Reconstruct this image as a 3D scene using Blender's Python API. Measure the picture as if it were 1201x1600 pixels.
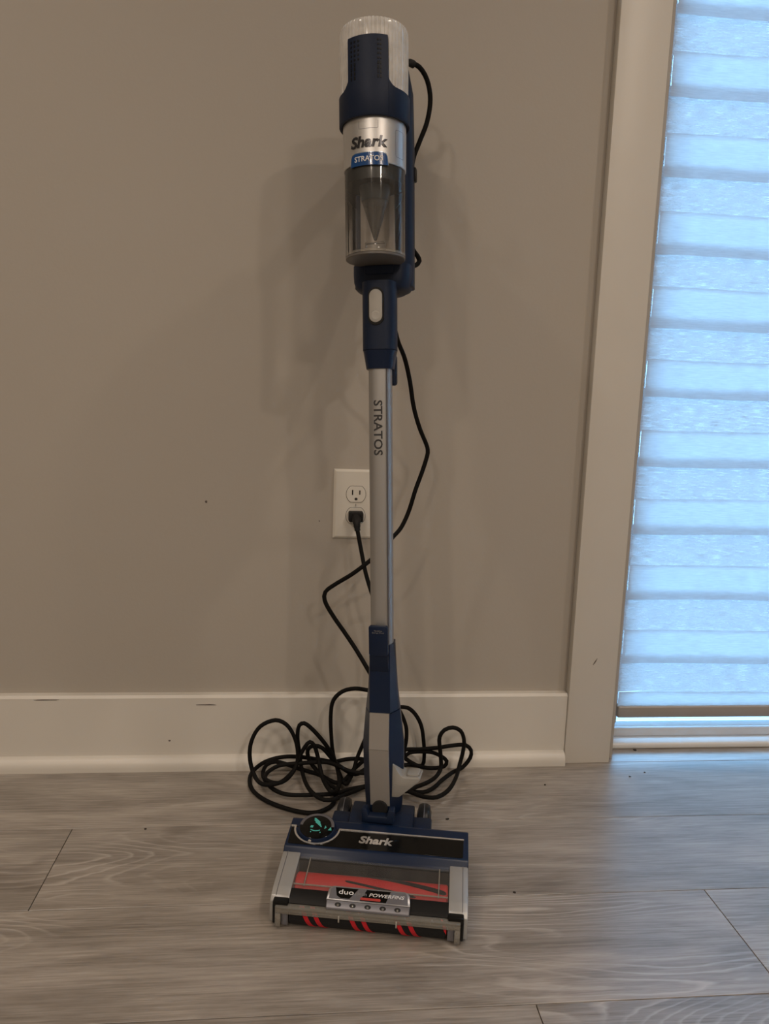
import bpy, bmesh, math, random
from mathutils import Matrix, Vector

random.seed(7)
scene = bpy.context.scene
for ob in list(bpy.data.objects):
    bpy.data.objects.remove(ob)
COL = scene.collection
PI = math.pi

# ------------------------------------------------------------------ camera
cam_data = bpy.data.cameras.new('camera')
cam_data.sensor_fit = 'HORIZONTAL'
cam_data.sensor_width = 36.0
cam_data.lens = 36.0 * 1199.066 / 1201.0
cam_data.clip_start = 0.02
cam = bpy.data.objects.new('camera', cam_data)
COL.objects.link(cam)
cam.matrix_world = Matrix((
    (0.9949162, -0.0189064, -0.0989159, 0.0),
    (-0.0947020, 0.1584432, -0.9828160, -1.35812),
    (0.0342540, 0.9871871, 0.1558472, 0.69373),
    (0, 0, 0, 1)))
scene.camera = cam

# ------------------------------------------------------------------ sky, exposure
world = bpy.data.worlds.new('sky')
scene.world = world
world.use_nodes = True
bg = world.node_tree.nodes['Background']
bg.inputs['Color'].default_value = (0.28, 0.60, 1.0, 1)
bg.inputs['Strength'].default_value = 6.3
vs = scene.view_settings
vs.view_transform = 'Standard'
vs.look = 'None'
vs.exposure = 0.0
vs.gamma = 1.0
vs.use_curve_mapping = False
scene.cycles.use_denoising = True
scene.cycles.max_bounces = 10
scene.cycles.transparent_max_bounces = 16
scene.cycles.sample_clamp_indirect = 6.0

# ------------------------------------------------------------------ ceiling pot lights and added rear fill
CEIL = 2.62
WARM = (1.0, 0.835, 0.69)
def disk_light(x, y, power, size=0.09, spread=180):
    d = bpy.data.lights.new('ceiling_pot_and_fill', 'AREA')
    d.shape = 'DISK'
    d.size = size
    d.energy = power
    d.color = WARM
    d.spread = math.radians(spread)
    o = bpy.data.objects.new('ceiling_pot_and_fill', d)
    o.location = (x, y, CEIL - 0.012)
    COL.objects.link(o)
    return o
POTS_AND_FILL = [(-1.08, -0.86, 5.2), (1.15, -0.86, 5.2), (-1.15, -2.35, 11.5), (1.15, -2.35, 12.5), (-1.15, -3.7, 26), (1.15, -3.7, 26)]  # last two are added unseen fill: wide lamps for ambient, softer wall shadows
for px_, py_, pw_ in POTS_AND_FILL:
    disk_light(px_, py_, pw_, size=0.10 if py_ > -3 else 0.30, spread=110 if py_ > -1 else 180)

# ------------------------------------------------------------------ materials
def new_mat(name):
    m = bpy.data.materials.new(name)
    m.use_nodes = True
    nt = m.node_tree
    nt.nodes.clear()
    out = nt.nodes.new('ShaderNodeOutputMaterial')
    return m, nt, out

def N(nt, kind, **kw):
    n = nt.nodes.new(kind)
    for k, v in kw.items():
        if k.startswith('i_'):
            n.inputs[k[2:].replace('_', ' ')].default_value = v
        else:
            setattr(n, k, v)
    return n

def plastic(name, col, rough=0.4, metal=0.0, noise=0.06, nscale=30.0, bump=0.0, bscale=400.0, coat=0.0, spec=0.5, emit=None, emit_s=0.0):
    m, nt, out = new_mat(name)
    b = N(nt, 'ShaderNodeBsdfPrincipled')
    tc = N(nt, 'ShaderNodeTexCoord')
    nz = N(nt, 'ShaderNodeTexNoise')
    nz.inputs['Scale'].default_value = nscale
    nz.inputs['Detail'].default_value = 3
    nt.links.new(tc.outputs['Object'], nz.inputs['Vector'])
    mix = N(nt, 'ShaderNodeMix', data_type='RGBA')
    mix.inputs['A'].default_value = tuple(c * (1 - noise) for c in col) + (1,)
    mix.inputs['B'].default_value = tuple(min(1, c * (1 + noise)) for c in col) + (1,)
    nt.links.new(nz.outputs['Fac'], mix.inputs['Factor'])
    nt.links.new(mix.outputs['Result'], b.inputs['Base Color'])
    b.inputs['Roughness'].default_value = rough
    b.inputs['Metallic'].default_value = metal
    b.inputs['Specular IOR Level'].default_value = spec
    if coat:
        b.inputs['Coat Weight'].default_value = coat
        b.inputs['Coat Roughness'].default_value = 0.08
    if emit:
        b.inputs['Emission Color'].default_value = tuple(emit) + (1,)
        b.inputs['Emission Strength'].default_value = emit_s
    if bump:
        nb = N(nt, 'ShaderNodeTexNoise')
        nb.inputs['Scale'].default_value = bscale
        nb.inputs['Detail'].default_value = 2
        nt.links.new(tc.outputs['Object'], nb.inputs['Vector'])
        bp = N(nt, 'ShaderNodeBump')
        bp.inputs['Strength'].default_value = bump
        bp.inputs['Distance'].default_value = 0.001
        nt.links.new(nb.outputs['Fac'], bp.inputs['Height'])
        nt.links.new(bp.outputs['Normal'], b.inputs['Normal'])
    nt.links.new(b.outputs['BSDF'], out.inputs['Surface'])
    return m

def clear(name, tint, gloss_rough=0.06, haze=0.0, haze_col=(0.8, 0.78, 0.74), ior=1.45):
    """thin clear plastic: transparent body, fresnel gloss, a little haze"""
    m, nt, out = new_mat(name)
    tr = N(nt, 'ShaderNodeBsdfTransparent')
    tr.inputs['Color'].default_value = tuple(tint) + (1,)
    gl = N(nt, 'ShaderNodeBsdfGlossy')
    gl.inputs['Roughness'].default_value = gloss_rough
    df = N(nt, 'ShaderNodeBsdfDiffuse')
    df.inputs['Color'].default_value = tuple(haze_col) + (1,)
    m1 = N(nt, 'ShaderNodeMixShader')
    tc = N(nt, 'ShaderNodeTexCoord')
    nz = N(nt, 'ShaderNodeTexNoise')
    nz.inputs['Scale'].default_value = 60
    nt.links.new(tc.outputs['Object'], nz.inputs['Vector'])
    mp = N(nt, 'ShaderNodeMapRange')
    mp.inputs['To Min'].default_value = haze * 0.7
    mp.inputs['To Max'].default_value = min(1, haze * 1.3)
    nt.links.new(nz.outputs['Fac'], mp.inputs['Value'])
    nt.links.new(mp.outputs['Result'], m1.inputs[0])
    nt.links.new(tr.outputs[0], m1.inputs[1])
    nt.links.new(df.outputs[0], m1.inputs[2])
    fr = N(nt, 'ShaderNodeFresnel')
    fr.inputs['IOR'].default_value = ior
    m2 = N(nt, 'ShaderNodeMixShader')
    nt.links.new(fr.outputs[0], m2.inputs[0])
    nt.links.new(m1.outputs[0], m2.inputs[1])
    nt.links.new(gl.outputs[0], m2.inputs[2])
    nt.links.new(m2.outputs[0], out.inputs['Surface'])
    return m

def fabric(name, col, transl, transp=0.0, weave=1.0, texture=0.12):
    """woven shade cloth with horizontal slubs; lets daylight through"""
    m, nt, out = new_mat(name)
    tc = N(nt, 'ShaderNodeTexCoord')
    mp = N(nt, 'ShaderNodeMapping')
    mp.inputs['Scale'].default_value = (36, 1, 430)
    nt.links.new(tc.outputs['Object'], mp.inputs['Vector'])
    nz = N(nt, 'ShaderNodeTexNoise')
    nz.inputs['Scale'].default_value = 1.0
    nz.inputs['Detail'].default_value = 4
    nz.inputs['Roughness'].default_value = 0.65
    nt.links.new(mp.outputs[0], nz.inputs['Vector'])
    mr = N(nt, 'ShaderNodeMapRange')
    mr.inputs['From Min'].default_value = 0.3
    mr.inputs['From Max'].default_value = 0.7
    mr.inputs['To Min'].default_value = 1 - texture * weave
    mr.inputs['To Max'].default_value = 1 + texture * weave
    nt.links.new(nz.outputs['Fac'], mr.inputs['Value'])
    vm = N(nt, 'ShaderNodeVectorMath', operation='SCALE')
    vm.inputs[0].default_value = col
    nt.links.new(mr.outputs[0], vm.inputs['Scale'])
    df = N(nt, 'ShaderNodeBsdfDiffuse')
    ts = N(nt, 'ShaderNodeBsdfTranslucent')
    nt.links.new(vm.outputs[0], df.inputs['Color'])
    nt.links.new(vm.outputs[0], ts.inputs['Color'])
    mx = N(nt, 'ShaderNodeMixShader')
    mx.inputs[0].default_value = transl
    nt.links.new(df.outputs[0], mx.inputs[1])
    nt.links.new(ts.outputs[0], mx.inputs[2])
    last = mx
    if transp > 0:
        tr = N(nt, 'ShaderNodeBsdfTransparent')
        m2 = N(nt, 'ShaderNodeMixShader')
        mr2 = N(nt, 'ShaderNodeMapRange')
        mr2.inputs['From Min'].default_value = 0.3
        mr2.inputs['From Max'].default_value = 0.7
        mr2.inputs['To Min'].default_value = max(0, transp - 0.35)
        mr2.inputs['To Max'].default_value = min(1, transp + 0.35)
        nt.links.new(nz.outputs['Fac'], mr2.inputs['Value'])
        nt.links.new(mr2.outputs[0], m2.inputs[0])
        nt.links.new(mx.outputs[0], m2.inputs[1])
        nt.links.new(tr.outputs[0], m2.inputs[2])
        last = m2
    nt.links.new(last.outputs[0], out.inputs['Surface'])
    return m

def wall_paint(name, col, bump=0.12):
    m, nt, out = new_mat(name)
    b = N(nt, 'ShaderNodeBsdfPrincipled')
    b.inputs['Roughness'].default_value = 0.62
    b.inputs['Specular IOR Level'].default_value = 0.3
    tc = N(nt, 'ShaderNodeTexCoord')
    nz = N(nt, 'ShaderNodeTexNoise')
    nz.inputs['Scale'].default_value = 2.2
    nz.inputs['Detail'].default_value = 4
    nt.links.new(tc.outputs['Object'], nz.inputs['Vector'])
    mix = N(nt, 'ShaderNodeMix', data_type='RGBA')
    mix.inputs['A'].default_value = tuple(c * 0.97 for c in col) + (1,)
    mix.inputs['B'].default_value = tuple(c * 1.03 for c in col) + (1,)
    nt.links.new(nz.outputs['Fac'], mix.inputs['Factor'])
    nt.links.new(mix.outputs['Result'], b.inputs['Base Color'])
    n2 = N(nt, 'ShaderNodeTexNoise')
    n2.inputs['Scale'].default_value = 170
    n2.inputs['Detail'].default_value = 3
    nt.links.new(tc.outputs['Object'], n2.inputs['Vector'])
    bp = N(nt, 'ShaderNodeBump')
    bp.inputs['Strength'].default_value = bump
    bp.inputs['Distance'].default_value = 0.0015
    nt.links.new(n2.outputs['Fac'], bp.inputs['Height'])
    nt.links.new(bp.outputs['Normal'], b.inputs['Normal'])
    nt.links.new(b.outputs['BSDF'], out.inputs['Surface'])
    return m

def wood_floor(name):
    """grey-brown laminate oak: fine streaks, cathedral rings and soft dark knots"""
    m, nt, out = new_mat(name)
    L = nt.links.new
    b = N(nt, 'ShaderNodeBsdfPrincipled')
    tc = N(nt, 'ShaderNodeTexCoord')
    oi = N(nt, 'ShaderNodeObjectInfo')
    rnd = N(nt, 'ShaderNodeVectorMath', operation='SCALE')
    rnd.inputs[0].default_value = (37.0, 91.0, 13.0)
    L(oi.outputs['Random'], rnd.inputs['Scale'])
    add = N(nt, 'ShaderNodeVectorMath', operation='ADD')
    L(tc.outputs['Object'], add.inputs[0])
    L(rnd.outputs[0], add.inputs[1])
    def mapped(scale):
        mp = N(nt, 'ShaderNodeMapping')
        mp.inputs['Scale'].default_value = scale
        L(add.outputs[0], mp.inputs['Vector'])
        return mp.outputs[0]
    def noise(scale, detail, rough=0.55, dist=0.0):
        n = N(nt, 'ShaderNodeTexNoise')
        n.inputs['Scale'].default_value = 1.0
        n.inputs['Detail'].default_value = detail
        n.inputs['Roughness'].default_value = rough
        n.inputs['Distortion'].default_value = dist
        L(mapped(scale), n.inputs['Vector'])
        return n.outputs['Fac']
    # cathedral rings = contour lines of a smooth stretched height field
    field = noise((1.7, 9.0, 1.0), 1.4, 0.42, 0.25)
    mul = N(nt, 'ShaderNodeMath', operation='MULTIPLY')
    mul.inputs[1].default_value = 30.0
    L(field, mul.inputs[0])
    wob = noise((14, 60, 1), 2)
    wobm = N(nt, 'ShaderNodeMath', operation='MULTIPLY_ADD')
    wobm.inputs[1].default_value = 0.9
    L(wob, wobm.inputs[0]); L(mul.outputs[0], wobm.inputs[2])
    fr = N(nt, 'ShaderNodeMath', operation='FRACT')
    L(wobm.outputs[0], fr.inputs[0])
    ring = N(nt, 'ShaderNodeValToRGB')
    cr = ring.color_ramp
    cr.elements[0].position = 0.0; cr.elements[0].color = (0, 0, 0, 1)
    cr.elements[1].position = 1.0; cr.elements[1].color = (0, 0, 0, 1)
    e = cr.elements.new(0.62); e.color = (0.10, 0.10, 0.10, 1)
    e = cr.elements.new(0.86); e.color = (1, 1, 1, 1)
    L(fr.outputs[0], ring.inputs['Fac'])
    mask = noise((2.4, 7.5, 1), 2)
    mkr = N(nt, 'ShaderNodeMapRange')
    mkr.inputs['From Min'].default_value = 0.49
    mkr.inputs['From Max'].default_value = 0.66
    L(mask, mkr.inputs['Value'])
    ringm = N(nt, 'ShaderNodeMath', operation='MULTIPLY')
    L(ring.outputs['Color'], ringm.inputs[0]); L(mkr.outputs[0], ringm.inputs[1])
    # streaks
    streak = noise((11, 300, 1), 5, 0.72)
    cloud = noise((3.0, 16, 1), 4, 0.6, 0.6)
    knot = noise((5.5, 9, 1), 2, 0.5, 0.8)
    base = N(nt, 'ShaderNodeValToRGB')
    c = base.color_ramp
    c.elements[0].position = 0.37; c.elements[0].color = (0.160, 0.138, 0.116, 1)
    c.elements[1].position = 0.64; c.elements[1].color = (0.430, 0.385, 0.337, 1)
    comb = N(nt, 'ShaderNodeMath', operation='MULTIPLY_ADD')
    comb.inputs[1].default_value = 0.5
    L(streak, comb.inputs[0])
    c2 = N(nt, 'ShaderNodeMath', operation='MULTIPLY')
    c2.inputs[1].default_value = 0.5
    L(cloud, c2.inputs[0]); L(c2.outputs[0], comb.inputs[2])
    L(comb.outputs[0], base.inputs['Fac'])
    mixr = N(nt, 'ShaderNodeMix', data_type='RGBA')
    mixr.inputs['B'].default_value = (0.53, 0.485, 0.435, 1)
    rs = N(nt, 'ShaderNodeMath', operation='MULTIPLY')
    rs.inputs[1].default_value = 0.8
    L(ringm.outputs[0], rs.inputs[0]); L(rs.outputs[0], mixr.inputs['Factor'])
    L(base.outputs['Color'], mixr.inputs['A'])
    kr = N(nt, 'ShaderNodeMapRange')
    kr.inputs['From Min'].default_value = 0.60
    kr.inputs['From Max'].default_value = 0.78
    kr.inputs['To Max'].default_value = 0.6
    L(knot, kr.inputs['Value'])
    mixk = N(nt, 'ShaderNodeMix', data_type='RGBA')
    mixk.inputs['B'].default_value = (0.135, 0.112, 0.095, 1)
    L(kr.outputs[0], mixk.inputs['Factor'])
    L(mixr.outputs['Result'], mixk.inputs['A'])
    # each plank a little lighter or darker
    tone = N(nt, 'ShaderNodeMapRange')
    tone.inputs['To Min'].default_value = 0.93
    tone.inputs['To Max'].default_value = 1.07
    L(oi.outputs['Random'], tone.inputs['Value'])
    sc = N(nt, 'ShaderNodeVectorMath', operation='SCALE')
    L(mixk.outputs['Result'], sc.inputs[0]); L(tone.outputs[0], sc.inputs['Scale'])
    L(sc.outputs[0], b.inputs['Base Color'])
    rr = N(nt, 'ShaderNodeMapRange')
    rr.inputs['To Min'].default_value = 0.26
    rr.inputs['To Max'].default_value = 0.42
    b.inputs['Specular IOR Level'].default_value = 0.7
    b.inputs['Coat Weight'].default_value = 0.6
    b.inputs['Coat Roughness'].default_value = 0.24
    b.inputs['Coat IOR'].default_value = 1.6
    L(streak, rr.inputs['Value']); L(rr.outputs[0], b.inputs['Roughness'])
    bp = N(nt, 'ShaderNodeBump')
    bp.inputs['Strength'].default_value = 0.25
    bp.inputs['Distance'].default_value = 0.0008
    L(streak, bp.inputs['Height'])
    L(bp.outputs['Normal'], b.inputs['Normal'])
    L(b.outputs['BSDF'], out.inputs['Surface'])
    return m

M = {}
M['wall'] = wall_paint('greige_wall_paint', (0.43, 0.395, 0.345))
M['ceil'] = wall_paint('white_ceiling_paint', (0.75, 0.73, 0.70))
M['trim'] = plastic('white_trim_paint', (0.66, 0.63, 0.57), 0.38, noise=0.03, nscale=8, bump=0.05, bscale=150)
M['floor'] = wood_floor('grey_oak_laminate')
M['gap'] = plastic('dark_plank_joint', (0.06, 0.05, 0.04), 0.9)
M['vinyl'] = plastic('white_vinyl', (0.72, 0.74, 0.76), 0.35)
M['sill'] = plastic('door_sill', (0.70, 0.70, 0.68), 0.4)
M['rail'] = plastic('taupe_rail', (0.36, 0.33, 0.30), 0.45, metal=0.2)
M['pane'] = clear('window_glass', (0.95, 0.97, 0.97), 0.01)
M['band'] = fabric('shade_band', (0.72, 0.74, 0.76), 0.62, 0.0, 1.0, 0.10)
M['bandb'] = fabric('shade_band_rear', (0.72, 0.74, 0.76), 0.55, 0.0, 1.0, 0.22)
M['sheer'] = fabric('shade_sheer', (0.75, 0.75, 0.75), 0.5, 0.62, 1.0, 0.25)
M['blue'] = plastic('navy_plastic', (0.0045, 0.0125, 0.036), 0.5, spec=0.3, bump=0.02)
M['blue2'] = plastic('blue_plastic', (0.0022, 0.0115, 0.040), 0.34, spec=0.35)
M['silver'] = plastic('brushed_silver_paint', (0.60, 0.595, 0.58), 0.40, metal=0.85, noise=0.04)
M['alu'] = plastic('satin_aluminium', (0.40, 0.395, 0.385), 0.42, metal=0.75, noise=0.03)
M['greyp'] = plastic('grey_painted_plastic', (0.33, 0.31, 0.285), 0.42, metal=0.35, noise=0.04)
M['greyd'] = plastic('grey_painted_plastic_lower', (0.33, 0.31, 0.285), 0.42, metal=0.35, noise=0.04)
M['lgrey'] = plastic('light_grey_plastic', (0.40, 0.385, 0.35), 0.45, noise=0.03)
M['hook'] = plastic('mid_grey_plastic', (0.30, 0.29, 0.265), 0.45, noise=0.03)
M['capgrey'] = plastic('silver_grey_plastic', (0.40, 0.40, 0.39), 0.38, metal=0.45, noise=0.04)
M['badgegrey'] = plastic('badge_grey', (0.17, 0.17, 0.19), 0.35, metal=0.5)
M['badgerim'] = plastic('badge_rim', (0.30, 0.30, 0.31), 0.3, metal=0.6)
M['black'] = plastic('black_plastic', (0.005, 0.005, 0.005), 0.4, spec=0.25)
M['gblack'] = plastic('gloss_black_panel', (0.003, 0.003, 0.003), 0.14, spec=0.28)
M['rubber'] = plastic('black_rubber', (0.009, 0.009, 0.009), 0.6, spec=0.3, bump=0.1)
M['tyre'] = plastic('wheel_rubber', (0.010, 0.011, 0.014), 0.35, spec=0.35)
M['cord'] = plastic('black_cord', (0.0042, 0.0038, 0.0035), 0.75, spec=0.2, bump=0.15, bscale=900)
M['chrome'] = plastic('dark_chrome', (0.06, 0.06, 0.065), 0.22, metal=0.6)
M['chromel'] = plastic('light_chrome', (0.78, 0.77, 0.76), 0.22, metal=0.8)
M['ink'] = plastic('charcoal_ink', (0.03, 0.03, 0.032), 0.5)
M['white'] = plastic('white_print', (0.72, 0.72, 0.72), 0.5)
M['dimw'] = plastic('grey_print', (0.22, 0.22, 0.22), 0.5)
M['stratos'] = plastic('blue_badge', (0.004, 0.06, 0.22), 0.2, coat=0.5)
M['rimb'] = plastic('badge_outline', (0.40, 0.46, 0.52), 0.25, metal=0.7)
M['red'] = plastic('red_roller', (0.62, 0.022, 0.020), 0.5, noise=0.12)
M['redf'] = plastic('red_fabric', (0.50, 0.010, 0.018), 0.85, noise=0.2, bump=0.3)
M['bristle'] = plastic('charcoal_bristle', (0.022, 0.019, 0.019), 0.9, noise=0.3, bump=0.4)
M['felt'] = plastic('black_felt', (0.006, 0.006, 0.007), 0.95, bump=0.3)
M['redlabel'] = plastic('red_label', (0.42, 0.03, 0.02), 0.45)
M['teal'] = plastic('teal_display_glow', (0.02, 0.10, 0.08), 0.4, emit=(0.10, 0.52, 0.40), emit_s=0.35)
M['led'] = plastic('headlight_lens', (0.35, 0.34, 0.32), 0.1, metal=0.7)
M['bin'] = clear('clear_bin', (0.95, 0.945, 0.94), 0.05, 0.04)
M['cap'] = clear('clear_ribbed_cap', (0.88, 0.87, 0.85), 0.10, 0.62, (0.93, 0.91, 0.87))
M['window'] = clear('clear_brush_window', (0.90, 0.90, 0.90), 0.08, 0.03, ior=1.22)
M['guard'] = clear('clear_front_guard', (0.72, 0.70, 0.66), 0.12, 0.30, (0.55, 0.52, 0.46))
M['cone'] = plastic('grey_cyclone', (0.026, 0.033, 0.034), 0.35)
M['cone2'] = clear('smoky_cone', (0.55, 0.56, 0.55), 0.1, 0.30, (0.22, 0.21, 0.19))
M['bintaupe'] = plastic('taupe_bin_back', (0.62, 0.57, 0.50), 0.5)
M['binfloor'] = plastic('smoke_bin_floor', (0.13, 0.12, 0.11), 0.4)
M['filter'] = plastic('white_filter', (0.88, 0.86, 0.81), 0.7)
M['outlet'] = plastic('white_outlet_plastic', (0.68, 0.65, 0.58), 0.32, noise=0.02)
M['slot'] = plastic('slot_dark', (0.025, 0.018, 0.012), 0.7)
M['scuff'] = plastic('scuff_mark', (0.10, 0.08, 0.07), 0.8)

# ------------------------------------------------------------------ mesh helpers
def finish(bm, name, mat, parent=None, xf=None, angle=35, base=None, smooth=True):
    """bmesh -> one linked mesh object; xf maps local to world, parent root offset is subtracted"""
    if xf is not None:
        bm.transform(xf)
    bmesh.ops.recalc_face_normals(bm, faces=bm.faces)
    if smooth:
        lim = math.radians(angle)
        for f in bm.faces:
            f.smooth = True
        for e in bm.edges:
            if len(e.link_faces) == 2 and e.calc_face_angle(0) > lim:
                e.smooth = False
    me = bpy.data.meshes.new(name)
    bm.to_mesh(me)
    bm.free()
    me.materials.append(M[mat] if isinstance(mat, str) else mat)
    ob = bpy.data.objects.new(name, me)
    COL.objects.link(ob)
    if parent is not None:
        ob.parent = parent
        off = Vector((0, 0, 0))
        p = parent
        while p is not None:
            off += Vector(p.location)
            p = p.parent
        me.transform(Matrix.Translation(-off))
    return ob

def recentre(ob):
    """put the origin of a top-level mesh at the middle of its base"""
    vs_ = [v.co for v in ob.data.vertices]
    lo = Vector((min(v.x for v in vs_), min(v.y for v in vs_), min(v.z for v in vs_)))
    hi = Vector((max(v.x for v in vs_), max(v.y for v in vs_), max(v.z for v in vs_)))
    c = Vector(((lo.x + hi.x) / 2, (lo.y + hi.y) / 2, lo.z))
    ob.data.transform(Matrix.Translation(-c))
    ob.location = c
    return ob

def box(x0, x1, y0, y1, z0, z1, bev=0.0, seg=2, bm=None):
    own = bmesh.new()
    vs_ = [own.verts.new((x, y, z)) for x in (x0, x1) for y in (y0, y1) for z in (z0, z1)]
    for q in ((0, 1, 3, 2), (4, 6, 7, 5), (0, 4, 5, 1), (2, 3, 7, 6), (0, 2, 6, 4), (1, 5, 7, 3)):
        own.faces.new([vs_[i] for i in q])
    if bev:
        bmesh.ops.bevel(own, geom=own.edges[:], offset=bev, segments=seg, profile=0.5, affect='EDGES')
    return merge(bm, own)

def merge(bm, own):
    if bm is None:
        return own
    me = bpy.data.meshes.new('tmp')
    own.to_mesh(me)
    own.free()
    bm.from_mesh(me)
    bpy.data.meshes.remove(me)
    return bm

def prism(pts, z0, z1, bev=0.0, seg=2, axis='z', bm=None):
    """extrude polygon; axis z: (x,y) polygon; x: (y,z) polygon; y: (x,z) polygon"""
    own = bmesh.new()
    def mk(p, t):
        if axis == 'z':
            return (p[0], p[1], t)
        if axis == 'x':
            return (t, p[0], p[1])
        return (p[0], t, p[1])
    a = [own.verts.new(mk(p, z0)) for p in pts]
    b = [own.verts.new(mk(p, z1)) for p in pts]
    own.faces.new(a)
    own.faces.new(b[::-1])
    n = len(pts)
    for i in range(n):
        own.faces.new((a[i], b[i], b[(i + 1) % n], a[(i + 1) % n]))
    bmesh.ops.recalc_face_normals(own, faces=own.faces)
    if bev:
        bmesh.ops.bevel(own, geom=own.edges[:], offset=bev, segments=seg, profile=0.5, affect='EDGES')
    return merge(bm, own)

def rrect(x0, x1, y0, y1, r, n=6):
    pts = []
    for cx, cy, a0 in ((x1 - r, y1 - r, 0), (x0 + r, y1 - r, 90), (x0 + r, y0 + r, 180), (x1 - r, y0 + r, 270)):
        for i in range(n + 1):
            a = math.radians(a0 + 90 * i / n)
            pts.append((cx + r * math.cos(a), cy + r * math.sin(a)))
    return pts

def loft(rings, cap0=True, cap1=True, bm=None):
    own = bmesh.new()
    R = [[own.verts.new(p) for p in ring] for ring in rings]
    n = len(R[0])
    for i in range(len(R) - 1):
        for j in range(n):
            own.faces.new((R[i][j], R[i][(j + 1) % n], R[i + 1][(j + 1) % n], R[i + 1][j]))
    if cap0:
        own.faces.new(R[0][::-1])
    if cap1:
        own.faces.new(R[-1])
    return merge(bm, own)

def lathe(profile, n=48, cx=0.0, cy=0.0, cap=True, rad=None, bm=None):
    """profile = [(r, z)]; rad(theta) scales the radius"""
    rings = []
    for r, z in profile:
        rings.append([(cx + r * (rad(2 * PI * k / n) if rad else 1) * math.cos(2 * PI * k / n),
                       cy + r * (rad(2 * PI * k / n) if rad else 1) * math.sin(2 * PI * k / n), z) for k in range(n)])
    return loft(rings, cap, cap, bm)

def tube(path, r, n=8, caps=True, bm=None, rs=None):
    """sweep a round section along a polyline"""
    P = [Vector(p) for p in path]
    own = bmesh.new()
    T = []
    for i in range(len(P)):
        t = P[min(i + 1, len(P) - 1)] - P[max(i - 1, 0)]
        T.append(t.normalized() if t.length > 1e-9 else Vector((0, 0, 1)))
    up = Vector((0.3, 0.2, 1))
    nrm = (up - T[0] * up.dot(T[0])).normalized()
    rings = []
    for i in range(len(P)):
        nrm = nrm - T[i] * nrm.dot(T[i])
        if nrm.length < 1e-6:
            nrm = T[i].orthogonal()
        nrm.normalize()
        bi = T[i].cross(nrm)
        rr = rs[i] if rs else r
        rings.append([own.verts.new(P[i] + (nrm * math.cos(2 * PI * k / n) + bi * math.sin(2 * PI * k / n)) * rr) for k in range(n)])
    for i in range(len(P) - 1):
        for k in range(n):
            own.faces.new((rings[i][k], rings[i][(k + 1) % n], rings[i + 1][(k + 1) % n], rings[i + 1][k]))
    if caps:
        own.faces.new(rings[0][::-1])
        own.faces.new(rings[-1])
    return merge(bm, own)

def catmull(pts, step=0.006):
    P = [Vector(p) for p in pts]
    out = []
    for i in range(len(P) - 1):
        p0 = P[max(i - 1, 0)]; p1 = P[i]; p2 = P[i + 1]; p3 = P[min(i + 2, len(P) - 1)]
        n = max(2, int((p2 - p1).length / step))
        # centripetal-ish tangents limited by the shorter neighbour
        d1 = max((p1 - p0).length, 1e-6); d2 = max((p2 - p1).length, 1e-6); d3 = max((p3 - p2).length, 1e-6)
        m1 = (p2 - p0) / (d1 + d2) * d2
        m2 = (p3 - p1) / (d2 + d3) * d2
        for k in range(n):
            t = k / n
            out.append(p1 * (2*t**3 - 3*t*t + 1) + m1 * (t**3 - 2*t*t + t) + p2 * (-2*t**3 + 3*t*t) + m2 * (t**3 - t*t))
    out.append(P[-1])
    return out

def text_bm(s, height, bold=0.0, shear=0.0, spacing=1.0, depth=0.0004, width=None, sub=None):
    """letters as solid mesh, cap height given in metres, centred on 0,0 in the xy plane, rising to z=depth"""
    cu = bpy.data.curves.new('lettering', 'FONT')
    cu.body = s
    cu.size = 1.0
    cu.shear = shear
    cu.space_character = spacing
    cu.offset = bold
    cu.extrude = 0.5
    cu.resolution_u = 3
    ob = bpy.data.objects.new('lettering', cu)
    COL.objects.link(ob)
    dg = bpy.context.evaluated_depsgraph_get()
    me = bpy.data.meshes.new_from_object(ob.evaluated_get(dg))
    bpy.data.objects.remove(ob)
    bpy.data.curves.remove(cu)
    bm = bmesh.new()
    bm.from_mesh(me)
    bpy.data.meshes.remove(me)
    bmesh.ops.remove_doubles(bm, verts=bm.verts, dist=1e-5)
    xs = [v.co.x for v in bm.verts]; ys = [v.co.y for v in bm.verts]
    x0, x1, y0, y1 = min(xs), max(xs), min(ys), max(ys)
    ky = height / (y1 - y0)
    kx = ky if width is None else width / (x1 - x0)
    for v in bm.verts:
        v.co = Vector(((v.co.x - (x0 + x1) / 2) * kx, (v.co.y - (y0 + y1) / 2) * ky, (v.co.z + 0.5) * depth))
    if sub:
        for it in range(5):
            es = [e for e in bm.edges if abs(e.verts[0].co.x - e.verts[1].co.x) > sub]
            if not es:
                break
            bmesh.ops.subdivide_edges(bm, edges=es, cuts=1)
            bmesh.ops.triangulate(bm, faces=[f for f in bm.faces if len(f.verts) > 3])
    return bm

def empty(name, loc):
    o = bpy.data.objects.new(name, None)
    o.location = loc
    o.empty_display_size = 0.05
    COL.objects.link(o)
    return o

def tag(o, label=None, cat=None, group=None, kind=None):
    if label: o['label'] = label
    if cat: o['category'] = cat
    if group: o['group'] = group
    if kind: o['kind'] = kind
    return o

def frame(o, x, y, z):
    return Matrix(((x[0], y[0], z[0], o[0]), (x[1], y[1], z[1], o[1]), (x[2], y[2], z[2], o[2]), (0, 0, 0, 1)))

def struct(bm, name, mat, parent=None, label=None, **kw):
    o = finish(bm, name, mat, parent, **kw)
    if parent is None:
        o['kind'] = 'structure'
        if label:
            o['label'] = label
    return o

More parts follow.
